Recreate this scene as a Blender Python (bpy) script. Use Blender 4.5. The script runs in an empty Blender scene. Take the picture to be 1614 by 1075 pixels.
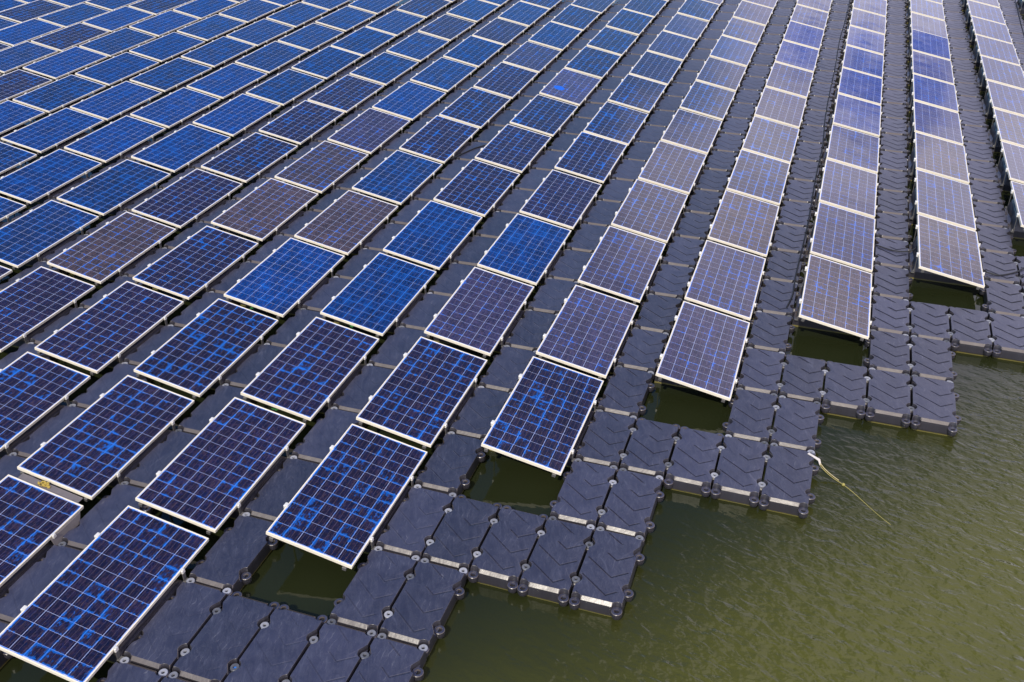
import bpy, bmesh, math, random
from mathutils import Vector, Matrix
from mathutils.bvhtree import BVHTree
random.seed(7)
SC = bpy.context.scene
COL = SC.collection
rad = math.radians

# ------------------------------------------------------------------ camera
DZ = 0.27                       # water level is z = 0
F_PX, CX, CY, CZ = 1509.1, 4.8602, -6.0803, 7.1720 + DZ
YAW, PITCH, ROLL = -0.3361, -0.5662, -0.0113
cam = bpy.data.cameras.new('camera')
camo = bpy.data.objects.new('camera', cam); COL.objects.link(camo)
fwd = Vector((math.sin(YAW)*math.cos(PITCH), math.cos(YAW)*math.cos(PITCH), math.sin(PITCH)))
rgt = Vector((math.cos(YAW), -math.sin(YAW), 0)); upv = rgt.cross(fwd)
r2 = rgt*math.cos(ROLL) + upv*math.sin(ROLL); u2 = -rgt*math.sin(ROLL) + upv*math.cos(ROLL)
m3 = Matrix((r2, u2, -fwd)).transposed()
camo.matrix_world = Matrix.Translation((CX, CY, CZ)) @ m3.to_4x4()
cam.sensor_width = 36; cam.lens = F_PX/1614*36; cam.clip_end = 9000; cam.clip_start = 0.1
SC.camera = camo
CAMP = Vector((CX, CY, CZ))

# ------------------------------------------------------------------ sun, sky, exposure
SUN_EL, SUN_AZ = rad(46), rad(-3)          # behind the camera
sd = Vector((math.sin(SUN_AZ)*math.cos(SUN_EL), -math.cos(SUN_AZ)*math.cos(SUN_EL), math.sin(SUN_EL)))
sl = bpy.data.lights.new('sun', 'SUN'); sl.energy = 4.2; sl.angle = rad(0.5); sl.color = (1, .93, .80)
so = bpy.data.objects.new('sun', sl); COL.objects.link(so)
so.rotation_euler = (-sd).to_track_quat('-Z', 'Y').to_euler()

W_ = bpy.data.worlds.new('World'); SC.world = W_; W_.use_nodes = True

class NT:
    """small helper to write node trees"""
    def __init__(s, tree): s.t = tree; tree.nodes.clear()
    def n(s, typ, **kw):
        nd = s.t.nodes.new(typ)
        for k, v in kw.items(): setattr(nd, k, v)
        return nd
    def l(s, a, b): s.t.links.new(a, b)
    def set(s, sock, v):
        if hasattr(v, 'is_output') or isinstance(v, bpy.types.NodeSocket): s.l(v, sock)
        else: sock.default_value = v
    def m(s, op, a, b=0.0, c=0.0, clamp=False):
        nd = s.n('ShaderNodeMath', operation=op, use_clamp=clamp)
        s.set(nd.inputs[0], a); s.set(nd.inputs[1], b); s.set(nd.inputs[2], c)
        return nd.outputs[0]
    def mix(s, f, a, b, mode='MIX'):
        nd = s.n('ShaderNodeMix', data_type='RGBA', blend_type=mode)
        s.set(nd.inputs[0], f); s.set(nd.inputs[6], a); s.set(nd.inputs[7], b)
        return nd.outputs[2]
    def ramp(s, v, lo, hi, smooth=True):
        nd = s.n('ShaderNodeMapRange', interpolation_type='SMOOTHSTEP' if smooth else 'LINEAR')
        s.set(nd.inputs[0], v); nd.inputs[1].default_value = lo; nd.inputs[2].default_value = hi
        return nd.outputs[0]
    def noise(s, vec, scale, detail=3, rough=.5, dist=0.0, dim='3D', w=None):
        nd = s.n('ShaderNodeTexNoise', noise_dimensions=dim)
        s.set(nd.inputs['Vector'], vec); nd.inputs['Scale'].default_value = scale
        nd.inputs['Detail'].default_value = detail; nd.inputs['Roughness'].default_value = rough
        nd.inputs['Distortion'].default_value = dist
        if w is not None: s.set(nd.inputs['W'], w)
        return nd.outputs['Fac']
    def xyz(s, v):
        nd = s.n('ShaderNodeSeparateXYZ'); s.l(v, nd.inputs[0]); return nd.outputs
    def vec(s, x, y, z=0.0):
        nd = s.n('ShaderNodeCombineXYZ'); s.set(nd.inputs[0], x); s.set(nd.inputs[1], y); s.set(nd.inputs[2], z)
        return nd.outputs[0]
    def bump(s, h, strength=.5, dist=.01, normal=None):
        nd = s.n('ShaderNodeBump'); s.set(nd.inputs['Strength'], strength); nd.inputs['Distance'].default_value = dist
        s.l(h, nd.inputs['Height'])
        if normal is not None: s.l(normal, nd.inputs['Normal'])
        return nd.outputs[0]

g = NT(W_.node_tree)
sky = g.n('ShaderNodeTexSky', sky_type='NISHITA'); sky.sun_disc = False
sky.sun_elevation = SUN_EL; sky.sun_rotation = math.pi - SUN_AZ
sky.air_density = 1.3; sky.dust_density = .6; sky.ozone_density = 3.0; sky.altitude = 50
tc = g.n('ShaderNodeTexCoord')
dx, dy, dz_ = g.xyz(tc.outputs['Generated'])
den = g.m('ADD', g.m('MAXIMUM', dz_, 0.0), .16)
px = g.m('DIVIDE', dx, den); py = g.m('DIVIDE', dy, den)
cl = g.noise(g.vec(px, py, 3.1), 1.15, 7, .58, .3)
# clouds bank up low over the far shore and to the right, the left stays blue
bias = g.m('MULTIPLY', g.ramp(dz_, .62, .02), .26)
side = g.m('MULTIPLY', g.ramp(dx, -.36, .16), .42)
cov = g.m('ADD', g.m('ADD', cl, bias), g.m('SUBTRACT', side, .27))
mask = g.ramp(cov, .50, .66)
tex = g.noise(g.vec(px, py, 9.0), 2.6, 5, .6)
ccol = g.mix(g.ramp(tex, .3, .75), (7.2, 7.1, 10.0, 1), (13.8, 13.1, 15.2, 1))
skyc = g.mix(1.0, sky.outputs[0], (.55, .86, 1.25, 1), 'MULTIPLY')
# two gaps of deep blue in the low cloud bank
def sky_gap(az, el, rx, ry, w, soft):
    az, el = rad(az), rad(el)
    cr = (math.cos(az), -math.sin(az), 0.0); cu = (-math.sin(az)*math.sin(el), -math.cos(az)*math.sin(el), math.cos(el))
    def dot(v): return g.m('ADD', g.m('ADD', g.m('MULTIPLY', dx, v[0]), g.m('MULTIPLY', dy, v[1])), g.m('MULTIPLY', dz_, v[2]))
    a = g.m('DIVIDE', dot(cr), math.sin(rad(rx))); b = g.m('DIVIDE', dot(cu), math.sin(rad(ry)))
    rr = g.m('SQRT', g.m('ADD', g.m('MULTIPLY', a, a), g.m('MULTIPLY', b, b)))
    nn = g.noise(g.vec(dx, dy, g.m('MULTIPLY', dz_, 1.5)), 62.0, 4, .6, .5, w=None)
    front = g.m('GREATER_THAN', dy, 0.0)
    return g.m('MULTIPLY', front, g.ramp(g.m('ADD', rr, g.m('MULTIPLY', g.m('SUBTRACT', nn, .5), w)), 1.0+soft, 1.0-soft))
gap_ = g.m('MAXIMUM', sky_gap(8.8, 14.6, 3.4, 2.1, 4.8, .12), sky_gap(3.5, 14.7, 1.4, 1.1, 4.4, .15))
bg = g.n('ShaderNodeBackground'); bg.inputs['Strength'].default_value = .12
g.l(g.mix(gap_, g.mix(mask, skyc, ccol), (.05, 1.25, 7.5, 1)), bg.inputs['Color'])
wo = g.n('ShaderNodeOutputWorld'); g.l(bg.outputs[0], wo.inputs[0])

SC.view_settings.view_transform = 'Standard'; SC.view_settings.look = 'None'
SC.view_settings.exposure = 0.0; SC.view_settings.gamma = 1.0
SC.view_settings.use_curve_mapping = False

# ------------------------------------------------------------------ layout numbers
P, S, TILT = 2.0807, 1.6244, 0.1922          # panel pitch along the row, row pitch, tilt
PW, PL = 0.992, 1.956                        # module size
FX, FY = S/3, P/2                            # float cell
X0, Y0 = -0.0842, -1.645
TOPZ, WATZ = -0.085 + DZ, 0.0
def skew(x): return -0.0088*x
ct, st = math.cos(TILT), math.sin(TILT)

# ------------------------------------------------------------------ material helpers
def new_mat(name):
    m = bpy.data.materials.new(name); m.use_nodes = True
    t = NT(m.node_tree)
    b = t.n('ShaderNodeBsdfPrincipled'); o = t.n('ShaderNodeOutputMaterial'); t.l(b.outputs[0], o.inputs[0])
    return m, t, b
def simple(name, col, rough=.5, metal=0.0, var=.15, scale=20, bump=0.0):
    m, t, b = new_mat(name)
    c = t.n('ShaderNodeTexCoord').outputs['Object']
    n = t.noise(c, scale, 5, .6)
    lo = tuple(v*(1-var) for v in col) + (1,); hi = tuple(min(1, v*(1+var)) for v in col) + (1,)
    t.l(t.mix(n, lo, hi), b.inputs['Base Color'])
    b.inputs['Roughness'].default_value = rough; b.inputs['Metallic'].default_value = metal
    if bump: t.l(t.bump(n, bump, .01), b.inputs['Normal'])
    return m

# ---- polycrystalline cells under glass
def cell_mat(name, dark, mid, blue, blue_amt, dust, patch=None, blob=None, dustc=(.24, .23, .38, 1)):
    m, t, b = new_mat(name)
    oc = t.n('ShaderNodeTexCoord').outputs['Object']
    oi = t.n('ShaderNodeObjectInfo').outputs['Random']
    x, y, z = t.xyz(oc)
    rnd = t.m('MULTIPLY', oi, 91.7)
    mx, my = .021, .024
    u = t.m('DIVIDE', t.m('SUBTRACT', x, mx), (PW-2*mx)/6); v = t.m('DIVIDE', t.m('SUBTRACT', y, my), (PL-2*my)/12)
    fu = t.m('FRACT', u); fv = t.m('FRACT', v); iu = t.m('FLOOR', u); iv = t.m('FLOOR', v)
    au = t.m('ABSOLUTE', t.m('SUBTRACT', fu, .5)); av = t.m('ABSOLUTE', t.m('SUBTRACT', fv, .5))
    gap = t.m('MAXIMUM', t.m('GREATER_THAN', au, .5-.0130), t.m('GREATER_THAN', av, .5-.0095))
    out = t.m('MAXIMUM', t.m('MAXIMUM', t.m('LESS_THAN', u, 0.0), t.m('GREATER_THAN', u, 6.0)),
              t.m('MAXIMUM', t.m('LESS_THAN', v, 0.0), t.m('GREATER_THAN', v, 12.0)))
    white = t.m('MAXIMUM', gap, out)
    # three busbars in each cell along the module
    bb = t.m('ABSOLUTE', t.m('SUBTRACT', t.m('FRACT', t.m('MULTIPLY', fu, 3.0)), .5))
    bus = t.m('LESS_THAN', bb, .018)
    wn = t.n('ShaderNodeTexWhiteNoise', noise_dimensions='3D'); t.l(t.vec(iu, iv, rnd), wn.inputs['Vector'])
    cr = wn.outputs['Value']
    vo = t.n('ShaderNodeTexVoronoi', voronoi_dimensions='3D'); vo.inputs['Scale'].default_value = 62
    t.l(t.vec(x, t.m('MULTIPLY', y, .55), rnd), vo.inputs['Vector'])
    gx, gy, gz = t.xyz(vo.outputs['Color'])
    big = t.noise(t.vec(t.m('MULTIPLY', x, 1.8), t.m('MULTIPLY', y, 1.0), rnd), 3.0, 2, .5)
    med = t.noise(t.vec(t.m('MULTIPLY', x, 1.0), t.m('MULTIPLY', y, .6), rnd), 13.0, 3, .6)
    k = t.m('ADD', t.m('MULTIPLY', cr, .26), t.m('ADD', t.m('MULTIPLY', gx, .24), t.m('ADD', t.m('MULTIPLY', big, .55), t.m('MULTIPLY', med, .60))))
    th = t.m('ADD', 1.055 - blue_amt*.42, t.m('MULTIPLY', t.m('SUBTRACT', oi, .5), .15))
    edge = t.m('MAXIMUM', au, av)
    k = t.m('ADD', k, t.m('SUBTRACT', t.m('MULTIPLY', t.ramp(edge, .30, .49), .24), .14))
    kb = t.ramp(t.m('SUBTRACT', k, th), -.03, .13)
    grain = t.m('ADD', .62, t.m('MULTIPLY', gz, .76))
    base = t.mix(gy, dark, mid)
    streak = t.noise(t.vec(t.m('MULTIPLY', x, 60.0), t.m('MULTIPLY', y, 9.0), rnd), 1.0, 2, .6)
    base = t.mix(t.m('MULTIPLY', t.ramp(streak, .52, .75), .35), base, (.075, .045, .040, 1))
    base = t.mix(1.0, base, t.vec(grain, grain, grain), 'MULTIPLY')
    base = t.mix(kb, base, blue)
    vv = t.m('MULTIPLY', t.m('ADD', .82, t.m('MULTIPLY', oi, .40)), t.m('ADD', .30, t.m('MULTIPLY', big, 1.35)))
    base = t.mix(1.0, base, t.vec(vv, vv, vv), 'MULTIPLY')
    base = t.mix(t.m('MULTIPLY', bus, .34), base, (.30, .23, .24, 1))
    base = t.mix(white, base, t.mix(kb, (.36, .42, .62, 1), (.06, .22, .70, 1)))
    # dust film on the glass: streaky, thicker toward the low edge, thinned in patches painted for mirrored cloud gaps
    dn = t.noise(t.vec(t.m('MULTIPLY', x, 1.0), t.m('MULTIPLY', y, 2.2), rnd), 2.4, 5, .6)
    d = t.m('MULTIPLY', t.m('ADD', .55, t.m('MULTIPLY', dn, .9)), dust)
    if patch:
        pn = t.noise(t.vec(x, t.m('MULTIPLY', y, .8), rnd), patch, 4, .55, .6)
        d = t.m('MULTIPLY', d, t.m('SUBTRACT', 1.0, t.ramp(pn, .50, .58)))
    if blob:
        bx_ = t.m('SUBTRACT', x, blob[0]); by_ = t.m('SUBTRACT', y, blob[1])
        rr = t.m('SQRT', t.m('ADD', t.m('MULTIPLY', bx_, bx_), t.m('MULTIPLY', by_, by_)))
        hit = t.ramp(t.m('ADD', rr, t.m('MULTIPLY', dn, .05)), blob[2]+.03, blob[2]+.015)
        base = t.mix(hit, base, (.01, .10, .55, 1)); d = t.m('MULTIPLY', d, t.m('SUBTRACT', 1.0, hit))
    runs = t.noise(t.vec(t.m('MULTIPLY', x, .9), t.m('MULTIPLY', y, 16.0), rnd), 1.3, 4, .65)
    low = t.ramp(x, .72, .97)
    d = t.m('ADD', d, t.m('MULTIPLY', t.m('MULTIPLY', t.ramp(runs, .55, .8), t.m('ADD', .25, low)), .05))
    base = t.mix(d, base, dustc)
    spl = t.n('ShaderNodeTexVoronoi', voronoi_dimensions='3D'); spl.inputs['Scale'].default_value = 2.6
    t.l(t.vec(x, y, rnd), spl.inputs['Vector'])
    sp = t.m('LESS_THAN', t.m('ADD', spl.outputs['Distance'], t.m('MULTIPLY', streak, .03)), .034)
    s0, s1, s2 = t.xyz(spl.outputs['Color'])
    base = t.mix(t.m('MULTIPLY', t.m('MULTIPLY', sp, t.m('GREATER_THAN', s0, .80)), .6), base, (.55, .53, .50, 1))
    t.l(base, b.inputs['Base Color'])
    sm = t.noise(t.vec(x, y, rnd), 5.0, 4, .6)
    t.l(t.m('ADD', .05, t.m('MULTIPLY', sm, .10)), b.inputs['Roughness'])
    b.inputs['IOR'].default_value = 1.52
    wav = t.noise(t.vec(x, y, rnd), 1.6, 1, .5)
    t.l(t.bump(wav, .35, .012), b.inputs['Normal'])
    return m
NAVY, MAROON = (.002, .005, .032, 1), (.018, .010, .024, 1)
MATS = {
 'navy':   cell_mat('cells_navy', NAVY, MAROON, (.001, .070, .31, 1), .27, .008),
 'cobalt': cell_mat('cells_cobalt', (.001, .018, .105, 1), (.001, .027, .135, 1), (.001, .042, .20, 1), .45, .003),
 'brown':  cell_mat('cells_brown', (.018, .016, .030, 1), (.056, .036, .036, 1), (.003, .060, .30, 1), .25, .032, dustc=(.30, .25, .23, 1)),
 'violet': cell_mat('cells_violet', (.012, .014, .048, 1), (.034, .026, .056, 1), (.003, .060, .32, 1), .14, .024),
 'bright': cell_mat('cells_bright', (.001, .016, .085, 1), (.004, .020, .080, 1), (.001, .045, .205, 1), .40, .004),
 'patchy': cell_mat('cells_patchy', (.010, .020, .09, 1), (.020, .026, .10, 1), (.003, .06, .28, 1), .20, .07, patch=2.6),
 'blob':   cell_mat('cells_blob', (.020, .022, .060, 1), (.040, .032, .070, 1), (.010, .07, .38, 1), .26, .05, blob=(.30, .62, .13)),
}
M_FRAME = simple('anodised_frame', (.70, .635, .50), .42, .0, .14, 6)
M_BRACK = simple('bracket_aluminium', (.72, .69, .62), .45, .3, .15, 30)
M_RAIL = simple('dark_rail', (.10, .095, .09), .5, .2, .3, 20)
M_BACK = simple('backsheet', (.55, .55, .53), .6, 0, .06, 6)
M_CABLE = simple('black_cable', (.008, .008, .009), .6, 0, .2, 30)
M_STRAP = simple('white_strap', (.58, .53, .47), .7, 0, .15, 60, .3)
M_CORD = simple('cream_cord', (.42, .35, .18), .8, 0, .3, 90, .4)
M_ROPE = simple('yellow_rope', (.30, .26, .07), .7, 0, .35, 120, .6)
M_PLATE = simple('dull_plate', (.14, .125, .125), .55, .1, .25, 14, .1)
M_STAIN = simple('ochre_foam', (.36, .26, .05), .9, 0, .5, 40, .8)
M_LEAF = simple('green_sprig', (.03, .22, .03), .7, 0, .4, 60)

# ---- black plastic of the floats
def float_mat():
    m, t, b = new_mat('float_plastic')
    oc = t.n('ShaderNodeTexCoord').outputs['Object']
    geo = t.n('ShaderNodeNewGeometry')
    oi = t.n('ShaderNodeObjectInfo').outputs['Random']
    at = t.n('ShaderNodeAttribute', attribute_name='cell')      # local coordinates inside one float
    x, y, z = t.xyz(at.outputs['Vector'])
    rnd = t.m('MULTIPLY', oi, 57.3)
    nx, ny, nz = t.xyz(geo.outputs['True Normal'])
    wx, wy, wz = t.xyz(geo.outputs['Position'])
    top = t.m('GREATER_THAN', nz, .95)
    # moulded chevron grooves
    a = t.m('ABSOLUTE', t.m('SUBTRACT', x, .07))
    q = t.m('FRACT', t.m('DIVIDE', t.m('SUBTRACT', t.m('ADD', y, 2.0), t.m('MULTIPLY', a, .74)), .245))
    d = t.m('ABSOLUTE', t.m('SUBTRACT', q, .5))
    far = t.m('MULTIPLY', t.ramp(wx, 2.4, 4.6), t.ramp(wy, 4.0, 9.0))
    wide = t.m('ADD', t.m('MULTIPLY', t.ramp(d, .060, .022), t.m('SUBTRACT', 1.0, far)), t.m('MULTIPLY', t.ramp(d, .095, .045), far))
    gr = t.m('MULTIPLY', wide, t.m('ADD', .15, t.m('MULTIPLY', t.ramp(wx, 0.0, 3.6), .85)))
    inside = t.m('MULTIPLY', t.m('LESS_THAN', t.m('ABSOLUTE', x), .225), t.m('LESS_THAN', t.m('ABSOLUTE', y), .455))
    # every second arm is broken off short, as in the moulding
    br = t.noise(t.vec(t.m('MULTIPLY', t.m('SIGN', t.m('SUBTRACT', x, .07)), 3.0), t.m('FLOOR', t.m('MULTIPLY', y, 6.0)), 0.0), 1.3, 0)
    gr = t.m('MULTIPLY', t.m('MULTIPLY', gr, inside), t.m('MULTIPLY', top, t.ramp(br, .38, .46)))
    n1 = t.noise(t.vec(wx, wy, rnd), 5.5, 6, .62)
    n2 = t.noise(t.vec(t.m('ADD', t.m('MULTIPLY', wx, 3.0), t.m('MULTIPLY', wy, 1.2)), t.m('MULTIPLY', wy, .7), rnd), 5.0, 5, .7, 1.2)
    n3 = t.noise(t.vec(wx, wy, wz), 60.0, 4, .7)
    base = t.mix(n1, (.012, .012, .025, 1), (.042, .044, .078, 1))
    tone = t.m('ADD', .66, t.m('MULTIPLY', oi, .46))
    base = t.mix(1.0, base, t.vec(tone, tone, tone), 'MULTIPLY')
    base = t.mix(t.m('MULTIPLY', t.ramp(n2, .50, .80), .75), base, (.080, .083, .115, 1))
    # pale scratches
    sc = t.n('ShaderNodeTexWave', wave_type='BANDS'); sc.inputs['Scale'].default_value = 5.0
    sc.inputs['Distortion'].default_value = 9.0; sc.inputs['Detail'].default_value = 3
    t.l(t.vec(wx, t.m('MULTIPLY', wy, .6), rnd), sc.inputs['Vector'])
    scr = t.m('MULTIPLY', t.ramp(sc.outputs['Fac'], .985, 1.0), t.ramp(n1, .5, .7))
    base = t.mix(t.m('MULTIPLY', scr, .5), base, (.20, .20, .22, 1))
    dv = t.n('ShaderNodeTexVoronoi', voronoi_dimensions='3D'); dv.inputs['Scale'].default_value = 3.3
    t.l(t.vec(wx, wy, 0.0), dv.inputs['Vector'])
    e0, e1, e2 = t.xyz(dv.outputs['Color'])
    drop = t.m('MULTIPLY', t.m('LESS_THAN', t.m('ADD', dv.outputs['Distance'], t.m('MULTIPLY', n3, .10)), .085), t.m('GREATER_THAN', e0, .93))
    base = t.mix(t.m('MULTIPLY', drop, .55), base, (.35, .34, .33, 1))
    dry = t.m('ABSOLUTE', t.m('SUBTRACT', n2, .5))
    base = t.mix(t.m('MULTIPLY', t.ramp(dry, .018, .004), .22), base, (.12, .12, .14, 1))
    base = t.mix(t.m('MULTIPLY', gr, t.m('ADD', .50, t.m('MULTIPLY', t.ramp(wy, 4.0, 9.0), .42))), base, (.010, .010, .014, 1))  # groove shade painted in as dark colour, stronger toward the far rows
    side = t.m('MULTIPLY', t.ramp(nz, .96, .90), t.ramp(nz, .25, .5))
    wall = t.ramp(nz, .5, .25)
    base = t.mix(t.m('MULTIPLY', side, .8), base, (.095, .072, .050, 1))  # sun glint on the bevels painted in as a warm tone
    base = t.mix(t.m('MULTIPLY', wall, .7), base, (.024, .021, .021, 1))     # steep flanks painted darker to deepen the joints
    # algae line where the water wets the flank
    alg = t.m('MULTIPLY', t.ramp(t.m('ADD', wz, t.m('MULTIPLY', n1, .02)), .042, .018), t.m('LESS_THAN', nz, .5))
    base = t.mix(alg, base, (.20, .17, .045, 1))
    t.l(base, b.inputs['Base Color'])
    t.l(t.m('SUBTRACT', t.m('ADD', .34, t.m('MULTIPLY', n1, .12)), t.m('MULTIPLY', side, .05)), b.inputs['Roughness'])
    t.l(t.m('SUBTRACT', .85, t.m('MULTIPLY', gr, .80)), b.inputs['Specular IOR Level'])  # specular cut in the grooves, standing in for their own occlusion
    h = t.m('ADD', t.m('MULTIPLY', gr, -1.3), t.m('ADD', t.m('MULTIPLY', n1, .9), t.m('MULTIPLY', n3, .03)))
    t.l(t.bump(h, .6, .010), b.inputs['Normal'])
    return m
M_FLOAT = float_mat()
def pin_mat():
    m, t, b = new_mat('pin_nylon')
    oi = t.n('ShaderNodeObjectInfo').outputs['Random']
    oc = t.n('ShaderNodeTexCoord').outputs['Object']
    n = t.noise(oc, 40, 4, .6)
    f = t.m('ADD', t.m('POWER', oi, 1.3), t.m('MULTIPLY', t.m('SUBTRACT', n, .5), .4), clamp=True)
    t.l(t.mix(f, (.07, .075, .09, 1), (.30, .31, .35, 1)), b.inputs['Base Color'])
    b.inputs['Roughness'].default_value = .45
    return m
M_PIN = pin_mat()
M_HOLE = simple('pin_socket', (.008, .008, .010), .6, 0, .2)
M_HOLEB = simple('blue_plug', (.02, .16, .55), .5, 0, .2)

# ---- lake water
def water_mat():
    m, t, b = new_mat('lake_water')
    geo = t.n('ShaderNodeNewGeometry'); wx, wy, wz = t.xyz(geo.outputs['Position'])
    # open water lies beyond the stepped front line of the array
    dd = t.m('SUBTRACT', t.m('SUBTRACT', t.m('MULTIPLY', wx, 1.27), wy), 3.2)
    opn = t.m('ADD', .05, t.m('MULTIPLY', t.ramp(dd, -1.2, 2.8), .95))
    c_, s_ = math.cos(.30), math.sin(.30)
    ax = t.m('ADD', t.m('MULTIPLY', wx, c_), t.m('MULTIPLY', wy, -s_)); ay = t.m('ADD', t.m('MULTIPLY', wx, s_), t.m('MULTIPLY', wy, c_))
    n1 = t.noise(t.vec(t.m('MULTIPLY', ax, .50), ay, 0.0), 7.4, 2, .5, .35)
    n2 = t.noise(t.vec(t.m('MULTIPLY', ax, .7), ay, 4.0), 13.0, 2, .5, .3)
    n3 = t.noise(t.vec(ax, ay, 8.0), .5, 2, .5)
    h = t.m('ADD', t.m('MULTIPLY', n1, 1.0), t.m('MULTIPLY', n2, .38))
    amp = t.m('MULTIPLY', opn, t.m('ADD', .6, t.m('MULTIPLY', n3, .7)))
    t.l(t.bump(t.m('MULTIPLY', h, amp), 1.0, .042), b.inputs['Normal'])
    # array shade and sky reflection painted in: dark near floats, lighter open water
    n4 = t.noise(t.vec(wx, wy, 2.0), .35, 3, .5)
    unshaded = t.ramp(t.m('ADD', dd, t.m('MULTIPLY', n4, 2.0)), -.2, 5.5)
    t.l(t.mix(unshaded, t.mix(n3, (.010, .013, .005, 1), (.017, .020, .007, 1)), (.066, .067, .013, 1)), b.inputs['Base Color'])
    b.inputs['Roughness'].default_value = .03; b.inputs['IOR'].default_value = 1.333
    return m
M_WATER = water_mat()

# ------------------------------------------------------------------ mesh helpers
def obj(name, bm, mats, parent=None, smooth=False):
    me = bpy.data.meshes.new(name); bm.to_mesh(me); bm.free()
    if not isinstance(mats, (list, tuple)): mats = [mats]
    for m in mats: me.materials.append(m)
    if smooth:
        for p in me.polygons: p.use_smooth = True
    o = bpy.data.objects.new(name, me); COL.objects.link(o)
    if parent is not None: o.parent = parent
    return o
def box(bm, x0, x1, y0, y1, z0, z1, mat=0, bev=0.0):
    vs = [bm.verts.new(c) for c in ((x0,y0,z0),(x1,y0,z0),(x1,y1,z0),(x0,y1,z0),(x0,y0,z1),(x1,y0,z1),(x1,y1,z1),(x0,y1,z1))]
    fs = [bm.faces.new([vs[i] for i in f]) for f in ((0,3,2,1),(4,5,6,7),(0,1,5,4),(1,2,6,5),(2,3,7,6),(3,0,4,7))]
    for f in fs: f.material_index = mat
    if bev:
        es = list({e for f in fs for e in f.edges})
        bmesh.ops.bevel(bm, geom=es, offset=bev, segments=1, affect='EDGES')
    return vs
def tube(bm, pts, r, n=8, mat=0):
    pts = [Vector(p) for p in pts]; rings = []
    for i, p in enumerate(pts):
        d = (pts[min(i+1, len(pts)-1)] - pts[max(i-1, 0)]).normalized()
        a = d.cross(Vector((0, 0, 1)));  a = a.normalized() if a.length > 1e-4 else Vector((1, 0, 0))
        b = a.cross(d); rr = r[i] if isinstance(r, (list, tuple)) else r
        rings.append([bm.verts.new(p + (a*math.cos(2*math.pi*k/n) + b*math.sin(2*math.pi*k/n))*rr) for k in range(n)])
    for i in range(len(rings)-1):
        for k in range(n):
            f = bm.faces.new((rings[i][k], rings[i+1][k], rings[i+1][(k+1) % n], rings[i][(k+1) % n])); f.smooth = True; f.material_index = mat
    bm.faces.new(rings[0]); bm.faces.new(rings[-1][::-1])
def smooth_path(pts, sub=8):
    pts = [Vector(p) for p in pts]; out = []
    for i in range(len(pts)-1):
        p0, p1, p2, p3 = pts[max(i-1,0)], pts[i], pts[i+1], pts[min(i+2,len(pts)-1)]
        for k in range(sub):
            t = k/sub
            out.append(.5*((2*p1)+(p2-p0)*t+(2*p0-5*p1+4*p2-p3)*t*t+(3*p1-p0-3*p2+p3)*t**3))
    out.append(pts[-1]); return out
def lathe(bm, cx, cy, prof, n=20, mat=0):
    """prof: list of (radius, z), bottom to top or outside to inside"""
    rings = []
    for r, z in prof:
        rings.append([bm.verts.new((cx+r*math.cos(2*math.pi*k/n), cy+r*math.sin(2*math.pi*k/n), z)) for k in range(n)])
    fs = []
    for i in range(len(rings)-1):
        for k in range(n):
            fs.append(bm.faces.new((rings[i][k], rings[i][(k+1) % n], rings[i+1][(k+1) % n], rings[i+1][k])))
    f = bm.faces.new(rings[-1]); fs.append(f)
    for f in fs: f.material_index = mat
    return fs
def link_copy(o, parent):
    c = o.copy(); COL.objects.link(c); c.parent = parent; return c
def empty(name, loc):
    o = bpy.data.objects.new(name, None); COL.objects.link(o); o.location = loc; o.empty_display_size = .2; return o
def tag(o, label=None, cat=None, group=None, kind=None):
    for k, v in (('label', label), ('category', cat), ('group', group), ('kind', kind)):
        if v: o[k] = v

def ordn(n):
    return f"{n}{'th' if 10 <= n % 100 <= 20 else {1:'st',2:'nd',3:'rd'}.get(n % 10, 'th')}"
def project(p):
    d = Vector(p) - CAMP; z = d.dot(fwd)
    if z < .3: return None
    return 807 + F_PX*d.dot(r2)/z, 537.5 - F_PX*d.dot(u2)/z

# ------------------------------------------------------------------ water
bm = bmesh.new(); R = 3500
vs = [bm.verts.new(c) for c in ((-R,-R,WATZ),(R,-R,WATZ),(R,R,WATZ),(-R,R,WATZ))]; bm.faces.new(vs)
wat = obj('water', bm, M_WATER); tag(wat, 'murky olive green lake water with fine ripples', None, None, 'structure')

# ------------------------------------------------------------------ which panels are there
def panel_base(r, j): return Vector((r*S, j*P - .0143*r, DZ))
def panel_corners(r, j):
    b = panel_base(r, j); w = Vector((PW*ct, 0, 0)); h = Vector((0, 0, PW*st)); l = Vector((0, PL, 0))
    return [b+h, b+w, b+w+l, b+h+l]
def in_frame(pts, mg=2):
    q = [project(p) for p in pts]
    if any(a is None for a in q): return False
    xs = [a[0] for a in q]; ys = [a[1] for a in q]
    return max(xs) > -mg and min(xs) < 1614+mg and max(ys) > -mg and min(ys) < 1075+mg
PAN = [(r, j) for r in range(-16, 7) for j in range(-3, 15) if j >= r and in_frame(panel_corners(r, j))]
pv, pf = [], []
for r, j in PAN:
    n = len(pv); pv += panel_corners(r, j); pf.append((n, n+1, n+2, n+3))
BVH = BVHTree.FromPolygons(pv, pf)

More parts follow.
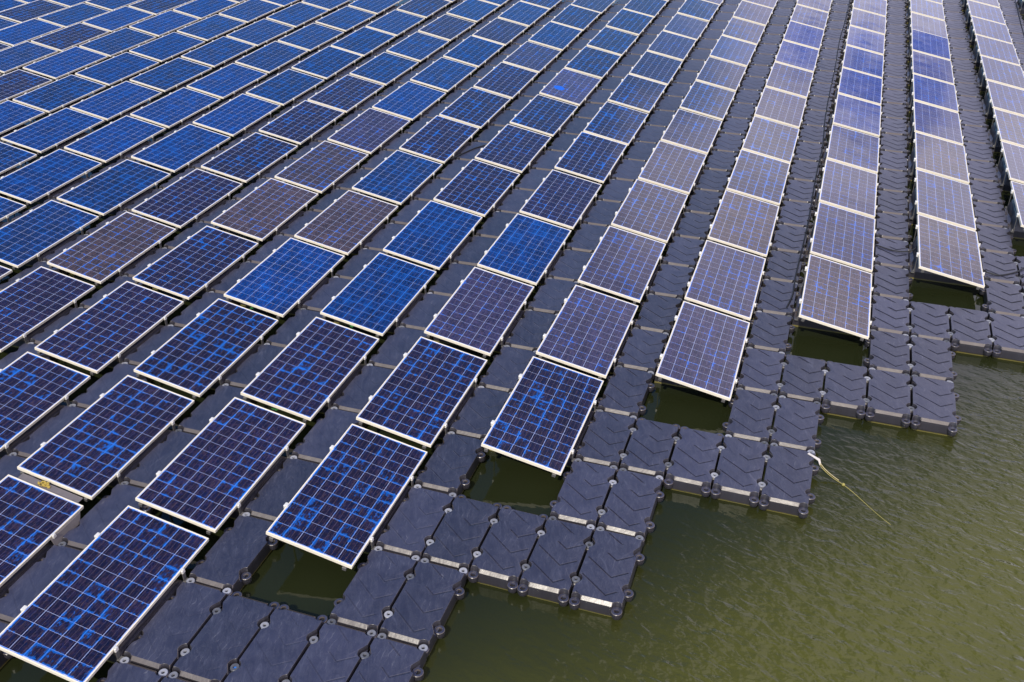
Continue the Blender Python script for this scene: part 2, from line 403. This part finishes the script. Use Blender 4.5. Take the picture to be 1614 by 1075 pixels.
# ------------------------------------------------------------------ solar panel prototype (origin: below the high front corner, at low-edge height)
def tilted(o):       # children that lie in the module's plane
    o.rotation_euler = (0, TILT, 0); o.location = (0, 0, PW*st)
FH, FL = .040, .013
def make_panel():
    root = empty('solar_panel', (0, 0, 0))
    bm = bmesh.new()
    lip = .0135
    for a in ((0, PW, 0, lip), (0, PW, PL-lip, PL), (0, lip, lip, PL-lip), (PW-lip, PW, lip, PL-lip)):
        box(bm, a[0], a[1], a[2], a[3], -FH, 0, bev=.0012)
    fl = .03      # the inner foot of the extrusion, seen only from below
    box(bm, lip, lip+fl, lip, PL-lip, -FH, -FH+.003); box(bm, PW-lip-fl, PW-lip, lip, PL-lip, -FH, -FH+.003)
    tilted(obj('frame', bm, M_FRAME, root))
    bm = bmesh.new()
    box(bm, lip+.0006, PW-lip-.0006, lip+.0006, PL-lip-.0006, -.010, -.0035)
    for f in bm.faces: f.material_index = 0 if f.normal.z > .5 else 1
    bm.normal_update()
    for f in bm.faces: f.material_index = 0 if f.normal.z > .5 else 1
    tilted(obj('cell_sheet', bm, [MATS['navy'], M_BACK], root))
    bm = bmesh.new(); box(bm, .40, .52, PL-.20, PL-.09, -.034, -.0105, bev=.003)
    tilted(obj('junction_box', bm, M_CABLE, root))
    # rails under both long edges
    for xx in (.05, PW-.10):
        bm = bmesh.new(); box(bm, xx, xx+.045, -.02, PL+.02, -FH-.042, -FH-.002, bev=.002)
        tilted(obj('rail', bm, M_RAIL, root))
    # brackets standing on the float ears, their end clamps gripping the frame
    for yy in (.4357, .4357+FY):
        bm = bmesh.new()                                    # high side
        zt = PW*st
        box(bm, -.034, -.003, yy-.03, yy+.03, zt-.050, zt+.006, bev=.004)
        box(bm, -.006, .016, yy-.022, yy+.022, zt+.001, zt+.007, bev=.001)
        box(bm, -.020, -.008, yy-.012, yy+.012, -.135, zt-.048)
        box(bm, -.055, -.004, yy-.035, yy+.035, -.145, -.133, bev=.002)
        for f in bm.faces:
            if f.calc_center_median().z < zt-.055: f.material_index = 1
        obj('high_bracket', bm, [M_BRACK, M_RAIL], root)
        bm = bmesh.new()                                    # low side
        xe = PW*ct
        box(bm, xe+.001, xe+.024, yy-.022, yy+.022, -.038, .003, bev=.004)
        box(bm, xe-.014, xe+.006, yy-.020, yy+.020, .0035, .009, bev=.001)
        box(bm, xe+.006, xe+.016, yy-.020, yy+.020, -.135, -.038)
        lathe(bm, xe+.016, yy, [(.012, .004), (.012, .014), (.004, .015)], 8)
        box(bm, xe+.004, xe+.06, yy-.03, yy+.03, -.147, -.134, bev=.002)
        for f in bm.faces:
            if f.calc_center_median().z < -.039: f.material_index = 1
        obj('low_bracket', bm, [M_BRACK, M_RAIL], root)
    return root
proto = make_panel()
pparts = list(proto.children)
sheets = {}
for k, mt in MATS.items():
    me = [o for o in pparts if o.name.startswith('cell_sheet')][0].data.copy()
    me.materials[0] = mt; sheets[k] = me

SPECIAL = {}
def cls(kind, *ids):
    for i in ids: SPECIAL[i] = kind
cls('cobalt', (-1,3), (0,3), (-1,2), (-2,2), (-7,4), (-6,4), (-6,5), (-5,5), (-8,6), (-3,6), (-9,8))
cls('navy', (0,4), (-1,6), (2,5))
cls('bright', (-3,8), (-4,8), (-5,8), (-5,9), (-4,7), (-7,8), (-7,9), (-6,8), (-6,9), (-5,7), (-6,7), (-2,4), (-3,7), (-4,10), (-4,11), (-7,7), (-8,8), (-3,10), (-2,9), (-5,3), (-7,6), (1,9))
cls('brown', (-2,3), (-3,4), (-3,3), (-4,2), (2,4), (3,3), (4,4), (4,6), (5,7))
cls('violet', (-3,5), (-2,8), (0,9), (0,10), (0,2), (1,2), (2,2), (2,3), (1,3), (5,6), (5,8), (4,5), (4,9), (3,4), (5,5), (4,7))
cls('patchy', (4,8), (4,10), (3,9), (3,10), (3,8), (2,9), (2,10), (3,7))
cls('blob', (-1,7))
for r_ in range(-16, -4):
    for j_ in range(0, 15):
        if (r_, j_) not in SPECIAL and (r_*5 + j_*3) % 7 < 5: SPECIAL[(r_, j_)] = 'bright' if (r_+j_*2) % 3 else 'cobalt'
LOOK = {'cobalt': 'deep cobalt', 'bright': 'bright blue', 'brown': 'brownish', 'violet': 'dull violet', 'patchy': 'cloud-patched',
        'blob': 'blue-spotted', 'navy': 'navy blue'}
first = {}
for r, j in PAN: first[r] = min(first.get(r, 99), j)
def row_no(r): return 6 - r
panel_objs = {}
for n, (r, j) in enumerate(PAN):
    kind = SPECIAL.get((r, j), 'navy')
    if kind == 'navy' and r >= 1 and (r*7+j*3) % 3 == 0: kind = 'violet'
    root = proto if n == 0 else proto.copy()
    if n: COL.objects.link(root)
    kids = pparts if n == 0 else [link_copy(o, root) for o in pparts]
    lean = {(4,10): 1.0, (2,10): .35, (1,9): .0}.get((r, j))
    rnd = random.Random(r*101+j*7)
    root.location = panel_base(r, j) + Vector((rnd.uniform(-.004, .004), rnd.uniform(-.006, .006), rnd.uniform(-.003, .003)))
    # floats never lie perfectly level: half a degree of play
    root.rotation_euler = (rad(rnd.uniform(-.45, .45)), rad(rnd.uniform(-.35, .35)), rad(rnd.uniform(-.12, .12)))
    if lean is not None: root.rotation_euler.x = rad(lean)
    if r >= 2 and j >= 7: root.rotation_euler.x *= .35 if lean is None else 1; root.rotation_euler.y *= .4
    for o in kids:
        if o.name.startswith('cell_sheet'): o.data = sheets[kind]
    look = LOOK[kind]
    k = j - first[r] + 1
    if r == 6: lab = f'solar panel edging into the top right corner, {ordn(j-first[r]+1)} up its sliver of a row'
    elif r >= -1:
        w = 'end' if k == 1 else ordn(k)
        if r == 5: lab = f'{look} solar panel, {ordn(k)} up from the front of the rightmost full row'
        else: lab = f'{look} solar panel, {ordn(k)} from the water end of the {ordn(row_no(r))} row from right'
    else: lab = f'{look} solar panel, {ordn(k)} from left photo edge in the {ordn(row_no(r))} row from right'
    tag(root, lab, 'solar panel', 'solar panels in long tilted rows')
    panel_objs[(r, j)] = root

# ------------------------------------------------------------------ float prototype
PINS_L = [(sx*FX/2, sy*.26) for sx in (-1, 1) for sy in (-1, 1)]      # on the long sides
PINS_S = [(sx*.215, sy*FY/2) for sx in (-1, 1) for sy in (-1, 1)]     # on the short sides
ALLP = PINS_L + PINS_S
HX, HY = FX/2-.010, FY/2-.008
def outline(step, insx, insy, bite, rc=.035):
    pts = []
    hx, hy = FX/2, FY/2
    per = []
    nx_, ny_ = int(2*hx/step), int(2*hy/step)
    for i in range(nx_): per.append((-hx+2*hx*i/nx_, -hy))
    for i in range(ny_): per.append((hx, -hy+2*hy*i/ny_))
    for i in range(nx_): per.append((hx-2*hx*i/nx_, hy))
    for i in range(ny_): per.append((-hx, hy-2*hy*i/ny_))
    ax, ay = HX-insx, HY-insy
    for (x, y) in per:
        L_ = math.hypot(x, y); ux, uy = x/L_, y/L_
        t = min(ax/abs(ux) if ux else 1e9, ay/abs(uy) if uy else 1e9)
        # rounded corner
        px_, py_ = ux*t, uy*t
        if abs(px_) > ax-rc and abs(py_) > ay-rc:
            cx, cy = math.copysign(ax-rc, px_), math.copysign(ay-rc, py_)
            b = ux*cx+uy*cy; c = cx*cx+cy*cy-rc*rc; dd = b*b-c
            if dd > 0: t = min(t, b+math.sqrt(dd))
        if bite > 0:
            for (cx, cy) in ALLP:
                b = ux*cx+uy*cy; c = cx*cx+cy*cy-bite*bite; dd = b*b-c
                if dd > 0 and b > 0:
                    te = b-math.sqrt(dd)
                    if te < t: t = te
        pts.append((ux*t, uy*t))
    return pts
def float_bm(step=.014, ears=True, off=(0, 0), bm=None):
    own = bm is None
    if own: bm = bmesh.new()
    # (inset x, inset y, bite radius, z relative to the top)
    prof = [(.006, .037, .066, 0), (.005, .0355, .065, -.001), (.001, .002, .059, -.029), (0, 0, .058, -.062), (0, 0, 0, -.062), (.002, 0, 0, -.150), (.012, .012, 0, -.185), (.03, .03, 0, -.26)]
    rings = []
    lay = bm.verts.layers.float_vector.get('cell') or bm.verts.layers.float_vector.new('cell')
    def V(x, y, z):
        v = bm.verts.new((x+off[0], y+off[1], z)); v[lay] = (x, y, z); return v
    for ix, iy, bt, z in prof: rings.append([V(x, y, TOPZ+z) for x, y in outline(step, ix, iy, bt)])
    n = len(rings[0])
    for i in range(len(rings)-1):
        for k in range(n):
            f = bm.faces.new((rings[i+1][k], rings[i+1][(k+1) % n], rings[i][(k+1) % n], rings[i][k]))
            f.smooth = False
    c = V(0, 0, TOPZ+.004)            # faintly domed deck
    mid = [V(v.co.x*.6-off[0]*.6, v.co.y*.6-off[1]*.6, TOPZ+.003) for v in rings[0]]
    for k in range(n):
        f = bm.faces.new((rings[0][k], rings[0][(k+1) % n], mid[(k+1) % n], mid[k])); f.smooth = False
        bm.faces.new((mid[k], mid[(k+1) % n], c))
    if ears:
        for q, (cx, cy) in enumerate(ALLP):
            up = (cx > 0 if q < 4 else cy > 0)
            zt = TOPZ-.052 if up else TOPZ-.058
            zb = zt-.045
            n_ = 20 if step < .02 else 10
            before = len(bm.verts)
            fs = lathe(bm, cx+off[0], cy+off[1], [(.048, zb-.03), (.056, zb), (.056, zt-.004), (.052, zt), (.030, zt), (.024, zt-.012), (.022, zt-.03)], n_, 0)
            for f in fs[:-1]: f.smooth = False
            fs[-1].material_index = 1
            bm.verts.ensure_lookup_table()
            for v in list(bm.verts)[before:]: v[lay] = (9, 9, 0)
    return bm
body_proto = obj('body', float_bm(.011), [M_FLOAT, M_HOLE]); body_me = body_proto.data; bpy.data.objects.remove(body_proto)
def pin_me(hole):
    bm = bmesh.new()
    lathe(bm, 0, 0, [(.040, -.02), (.044, .002), (.044, .012), (.040, .016), (.019, .016), (.017, .012), (.015, .000)], 24, 0)
    bm.faces.ensure_lookup_table()
    # a six-notch grip is moulded into the rim
    bm.faces[-1].material_index = 1
    o = obj('connecting_pin', bm, [M_PIN, hole]); me = o.data; bpy.data.objects.remove(o); return me
PIN, PINB = pin_me(M_HOLE), pin_me(M_HOLEB)

# ------------------------------------------------------------------ which floats are there
def exists(c, m):
    r, cc = divmod(c, 3)
    if r > 7: return False
    if cc == 2: return m >= 2*r
    if m == 2*r: return True
    return cc == 0 and m in (2*(r-1), 2*(r-1)+1)
def f_centre(c, m):
    x = X0 + (c+.5)*FX
    return Vector((x, Y0 + (m+.5)*FY + skew(x-.5), 0))
cells = []
for c in range(-54, 24):
    for m in range(-10, 32):
        if not exists(c, m): continue
        p = f_centre(c, m)
        cor = [p + Vector((sx*FX/2, sy*FY/2, TOPZ)) for sx in (-1, 1) for sy in (-1, 1)]
        if not in_frame(cor, 10): continue
        q = [project(a) for a in cor]
        xs = [a[0] for a in q]; ys = [a[1] for a in q]
        vis = 0
        for i in range(7):
            for k in range(11):
                s = p + Vector(((i-3)/3*.25, (k-5)/5*.49, TOPZ+.001))
                a = project(s)
                if not (0 <= a[0] <= 1614 and 0 <= a[1] <= 1075): continue
                d = CAMP - s
                if BVH.ray_cast(s, d.normalized(), d.length)[0] is None: vis += 1
        area = (max(xs)-min(xs))*(max(ys)-min(ys))*.6
        cells.append((vis/77*area, vis, c, m))
cells.sort(key=lambda t: -t[0])
solo = [t for t in cells if t[1] > 0][:300]
rest = [t for t in cells if t not in solo]
print('floats visible', len([t for t in cells if t[1] > 0]), 'all', len(cells), 'panels', len(PAN))
solo.sort(key=lambda t: (t[2], t[3]))
have = {(t[2], t[3]) for t in solo}
firstm = {}
for _, _, c, m in solo:
    firstm.setdefault(c, []).append(m)
for c in firstm: firstm[c].sort()
def wet_end(c): # the walkway ends inside the picture?
    return divmod(c, 3)[0] >= 0
def float_label(c, m):
    r, cc = divmod(c, 3)
    k = firstm[c].index(m) + 1
    rn = ordn(row_no(r)) + ' row' if r < 6 else 'top right corner row'
    if cc == 2:
        if r >= 0: return f'black walkway float, {ordn(k)} from the water end, right of the {rn} from right' if r < 6 else f'black float at the walkway by the {rn}, {ordn(k)}'
        return f'black walkway float, {ordn(k)} up from photo edge, right of the {rn} from right'
    sidew = 'left' if cc == 0 else 'right'
    if m < 2*r: return f"black outermost float, {'lower' if m % 2 == 0 else 'upper'} one, in front of the {rn} from right"
    if m == 2*r: return f'black {sidew} float of the pair crossing before the {rn} from right'
    return f'black {sidew} float showing beneath panels, {ordn(k)} along the {rn} from right'
pin_rng = random.Random(4)
for _, _, c, m in solo:
    p = f_centre(c, m); rg = random.Random(c*313+m)
    root = empty('pontoon_float', p + Vector((rg.uniform(-.002, .002), rg.uniform(-.003, .003), rg.uniform(-.004, .004))))
    root.rotation_euler = (rad(rg.uniform(-.5, .5)), rad(rg.uniform(-.7, .7)), rad(rg.uniform(-.25, .25)))
    b = bpy.data.objects.new('body', body_me); COL.objects.link(b); b.parent = root
    tag(root, float_label(c, m), 'float', 'black plastic floats carrying the panels')
    for (dc, dm, lst) in ((1, 0, [p_ for p_ in PINS_L if p_[0] > 0]), (0, 1, [p_ for p_ in PINS_S if p_[1] > 0])):
        if exists(c+dc, m+dm):
            for (x, y) in lst:
                me = PINB if (c, m, y < 0, dc) in ((0, -0, True, 1),) else PIN
                o = bpy.data.objects.new('connecting_pin', me); COL.objects.link(o); o.parent = root
                o.location = (x, y, TOPZ-.050 + rg.uniform(-.003, .003)); o.rotation_euler = (rad(rg.uniform(-4, 4)), rad(rg.uniform(-4, 4)), rg.uniform(0, 3))
if rest:
    bm = bmesh.new()
    for _, _, c, m in rest:
        p = f_centre(c, m); float_bm(.045, False, (p.x, p.y), bm)
    o = obj('pontoon_floats', bm, [M_FLOAT, M_HOLE])
    tag(o, 'black float blocks almost hidden beneath and between the solar panels', 'floats', None, 'stuff')

# ------------------------------------------------------------------ cables
def cable(pts, r, label, name='power_cable'):
    bm = bmesh.new(); tube(bm, smooth_path(pts), r, 8); o = obj(name, bm, M_CABLE); tag(o, label, 'cable', 'black power cables'); return o
zc = TOPZ + .014
rg = random.Random(2)
def wob(xs, y0, y1, step, amp):
    out = []; y = y0; i = 0
    while y < y1: out.append((xs + rg.uniform(-amp, amp), y, zc + rg.uniform(-.003, .004))); y += step
    return out
cable([(4.60, 6.5, .06), (4.69, 6.9, zc), (4.73, 7.3, zc), (4.72, 7.8, zc), (4.74, 8.9, zc), (4.755, 10.0, zc), (4.74, 12, zc), (4.755, 13.8, zc), (4.70, 15.5, zc),
       (4.69, 17.3, zc), (4.70, 19.5, zc), (4.68, 22.1, zc), (4.73, 24.5, zc), (4.75, 27.2, zc), (4.76, 30, zc)], .012,
      'long black cable running down the walkway left of the 3rd row from right')
cable([(9.45, 20.5, zc), (9.51, 24.0, zc), (9.58, 26.2, zc), (9.67, 28.7, zc), (9.70, 31, zc)], .014, 'black cable on the walkway in the top right corner')
cable([(7.47, 8.9, DZ-.09), (7.56, 8.88, zc+.01), (7.74, 8.86, zc), (7.99, 9.05, zc), (8.13, 9.23, zc+.01), (8.30, 9.4, DZ-.08)], .012,
      'black cable looping across the walkway beside the 2nd row from right')
cable([(5.80, 9.45, DZ-.09), (5.94, 9.34, zc), (6.19, 9.24, zc), (6.42, 9.27, zc+.02), (6.53, 9.30, DZ+.05)], .010,
      'thin black cable crossing to the end panel of the 2nd row from right')
cable([(-2.43, 9.6, zc-.02), (-2.40, 10.4, zc), (-2.22, 10.9, zc+.01), (-2.06, 11.4, zc), (-1.95, 11.6, zc), (-1.83, 11.9, zc-.04)], .014,
      'short black cable kinked over the walkway between panels near the middle of the photo')

# ------------------------------------------------------------------ wedge floats that carry the panels
prof = [(-.075, -.24), (-.078, .085), (-.068, .118), (-.050, .126), (-.034, .140), (-.020, .24), (-.002, .318), (.020, .352), (.05, .352),
        (.50, .262), (.925, .180), (.945, .172), (.953, .146), (.958, .158), (.964, .158), (.968, .147), (.974, .156), (.980, .156), (.985, .138), (.992, .10), (.990, -.24)]
bm = bmesh.new(); lay = bm.verts.layers.float_vector.new('cell')
ya, yb = .4357 + .016, .4357 + FY - .016
secs = [(0, 0), (.022, .35), (.06, .8), (.10, 1.0), (.30, 1.0), (.40, .80), (.52, .74), (.64, .80), (.74, 1.0), (.92, 1.0), (.955, .8), (.98, .35), (1.0, 0)]
rows_ = []
for t_, h_ in secs:
    row = []
    for i, (x, z) in enumerate(prof):
        base_z = .12 if x < .9 else .135
        zz = z if z <= base_z else base_z + (z-base_z)*(.05 + .95*h_)
        xx = x + (.028*math.sin((t_-.3)/.44*math.pi) if .3 < t_ < .74 and 4 <= i <= 7 else 0)
        v = bm.verts.new((xx, ya + (yb-ya)*t_, zz)); v[lay] = (9, 9, 0); row.append(v)
    rows_.append(row)
for a_, b_ in zip(rows_, rows_[1:]):
    for i in range(len(prof)-1):
        f = bm.faces.new((a_[i], b_[i], b_[i+1], a_[i+1]))
bm.faces.new(rows_[0]); bm.faces.new(rows_[-1][::-1])
for (cx, cy) in ((-.085, ya+.24), (-.085, yb-.24), (1.0, ya+.24), (1.0, yb-.24)):
    before = len(bm.verts)
    fs = lathe(bm, cx, cy, [(.044, .07), (.050, .085), (.050, .120), (.030, .122), (.022, .11)], 14, 0); fs[-1].material_index = 1
    bm.verts.ensure_lookup_table()
    for v in list(bm.verts)[before:]: v[lay] = (9, 9, 0)
bmesh.ops.recalc_face_normals(bm, faces=bm.faces[:])
w_ = obj('body', bm, [M_FLOAT, M_HOLE]); WEDGE = w_.data; bpy.data.objects.remove(w_)
for r, j in PAN:
    root = empty('support_float', (r*S, j*P - .0143*r, 0)); rg = random.Random(r*17+j)
    root.rotation_euler = (rad(rg.uniform(-.3, .3)), 0, rad(rg.uniform(-.2, .2)))
    o = bpy.data.objects.new('body', WEDGE); COL.objects.link(o); o.parent = root
    k = j - first[r] + 1
    if r == 6: lab = f'dark wedge float under the {ordn(k)} panel in the top right corner'
    elif r >= -1: lab = f'dark wedge float under the {ordn(k)} panel up the {ordn(row_no(r))} row from right'
    else: lab = f'dark wedge float under the {ordn(k)} panel from left edge, {ordn(row_no(r))} row from right'
    tag(root, lab, 'float', 'wedge floats carrying the panels')

# ------------------------------------------------------------------ mooring line at the right corner
t0 = empty('mooring_line', (5.26, 3.40, TOPZ))
bm = bmesh.new()
def lp(x, y, z): return (x-5.26, y-3.40, z-TOPZ)
vs = []
path = [(5.245, 3.425, TOPZ+.012), (5.30, 3.385, TOPZ+.016), (5.375, 3.345, TOPZ+.008), (5.40, 3.325, TOPZ-.045)]
pr_ = None
for i, pnt in enumerate(path):
    w = Vector((.008, .012, 0))*(1 + .3*(i == 2))
    a = Vector(lp(*pnt)); row = [bm.verts.new(a-w), bm.verts.new(a+w), bm.verts.new(a+w-Vector((0,0,.006))), bm.verts.new(a-w-Vector((0,0,.006)))]
    if pr_:
        for k in range(4): bm.faces.new((pr_[k], pr_[(k+1) % 4], row[(k+1) % 4], row[k]))
    else: bm.faces.new(row)
    pr_ = row
bm.faces.new(pr_[::-1])
obj('strap', bm, M_STRAP, t0)
bm = bmesh.new(); tube(bm, [lp(*p_) for p_ in smooth_path([(5.392, 3.333, TOPZ-.03), (5.46, 3.30, .105), (5.56, 3.265, .055), (5.63, 3.24, .03)], 6)], .0048, 8)
obj('shackle_cord', bm, M_CORD, t0)
bm = bmesh.new()
tube(bm, [lp(*p_) for p_ in smooth_path([(5.385, 3.325, TOPZ-.04), (5.45, 3.285, .10), (5.56, 3.245, .045), (5.68, 3.21, .006), (5.80, 3.11, .000), (5.92, 2.98, -.0015), (6.03, 2.86, -.0026), (6.13, 2.76, -.0024), (6.22, 2.68, -.0040), (6.40, 2.52, -.03)], 8)], .0042, 8)
obj('rope', bm, M_ROPE, t0)
bm = bmesh.new(); bmesh.ops.create_uvsphere(bm, u_segments=12, v_segments=8, radius=.020, matrix=Matrix.Translation(lp(5.685, 3.205, .010)))
obj('knot', bm, M_ROPE, t0)
tag(t0, 'white strap and yellow rope running from the outer float corner into the open water', 'rope')

# ------------------------------------------------------------------ loose plates at the lower left
def wp(r, j, u, v, n):     # point on a module: across, along, above its plane
    b = panel_base(r, j); return Vector((b.x + u*ct + n*st, b.y + v, b.z + PW*st - u*st + n*ct))
bm = bmesh.new()
box(bm, -.40, .40, -.045, .045, -.004, .004, bev=.002)
o = obj('cover_plate', bm, M_PLATE); b = wp(-2, 0, .50, -.065, -.035); o.location = b; o.rotation_euler = (0, TILT, 0)
tag(o, 'grey cover plate lying in the gap between two panels at lower left', 'plate')
bm = bmesh.new()
rg = random.Random(5)
for i in range(26):
    a = rg.uniform(0, 6.28); rr = rg.uniform(0, 1)**.5
    bmesh.ops.create_icosphere(bm, subdivisions=1, radius=rg.uniform(.008, .02), matrix=Matrix.Translation((rr*.085*math.cos(a), rr*.032*math.sin(a), rg.uniform(0, .012))))
o = obj('foam_lump', bm, M_STAIN); o.location = wp(-2, 0, .42, -.06, -.026); o.rotation_euler = (0, TILT, 0)
tag(o, 'lumpy ochre foam patch on the grey plate between two lower left panels', 'foam')
bm = bmesh.new()
vs = box(bm, -.006, .006, .17, .62, -.105, -.012, bev=.002)
for v in bm.verts:
    if v.co.y > .5 and v.co.z < -.06: v.co.y -= .07
    v.co.x += (-.012 - v.co.z)*.35
o = obj('side_plate', bm, M_PLATE); o.location = Vector((-2*S + PW*ct + .010, -P + .0286 + 1.25, DZ - .018))
tag(o, 'dull grey metal plate hanging from the low edge of a lower left panel', 'plate')

# ------------------------------------------------------------------ green sprigs caught in the gaps
for n, (u, v) in enumerate(((-1, 0), (-1, 1), (-2, 1), (-2, 2))):
    bm = bmesh.new(); rg = random.Random(40+n)
    for i in range(9):
        a = rg.uniform(0, 6.28); l_ = rg.uniform(.015, .035); x_ = rg.uniform(-.03, .03); y_ = rg.uniform(-.015, .015)
        dx_, dy_ = math.cos(a)*l_, math.sin(a)*l_; nx_, ny_ = -math.sin(a)*.005, math.cos(a)*.005
        z_ = rg.uniform(.002, .02)
        a0 = bm.verts.new((x_, y_, 0)); a1 = bm.verts.new((x_+dx_*.5+nx_, y_+dy_*.5+ny_, z_)); a2 = bm.verts.new((x_+dx_, y_+dy_, z_*.7)); a3 = bm.verts.new((x_+dx_*.5-nx_, y_+dy_*.5-ny_, z_))
        bm.faces.new((a0, a1, a2, a3))
    o = obj('green_sprig', bm, M_LEAF); w = wp(u, v+1, .52, -.05, -.03); o.location = w
    k = v + 1 - first[u]
    tag(o, f'tiny green sprig in the gap before the {ordn(k+1)} panel of the {ordn(row_no(u))} row from right', 'sprig')
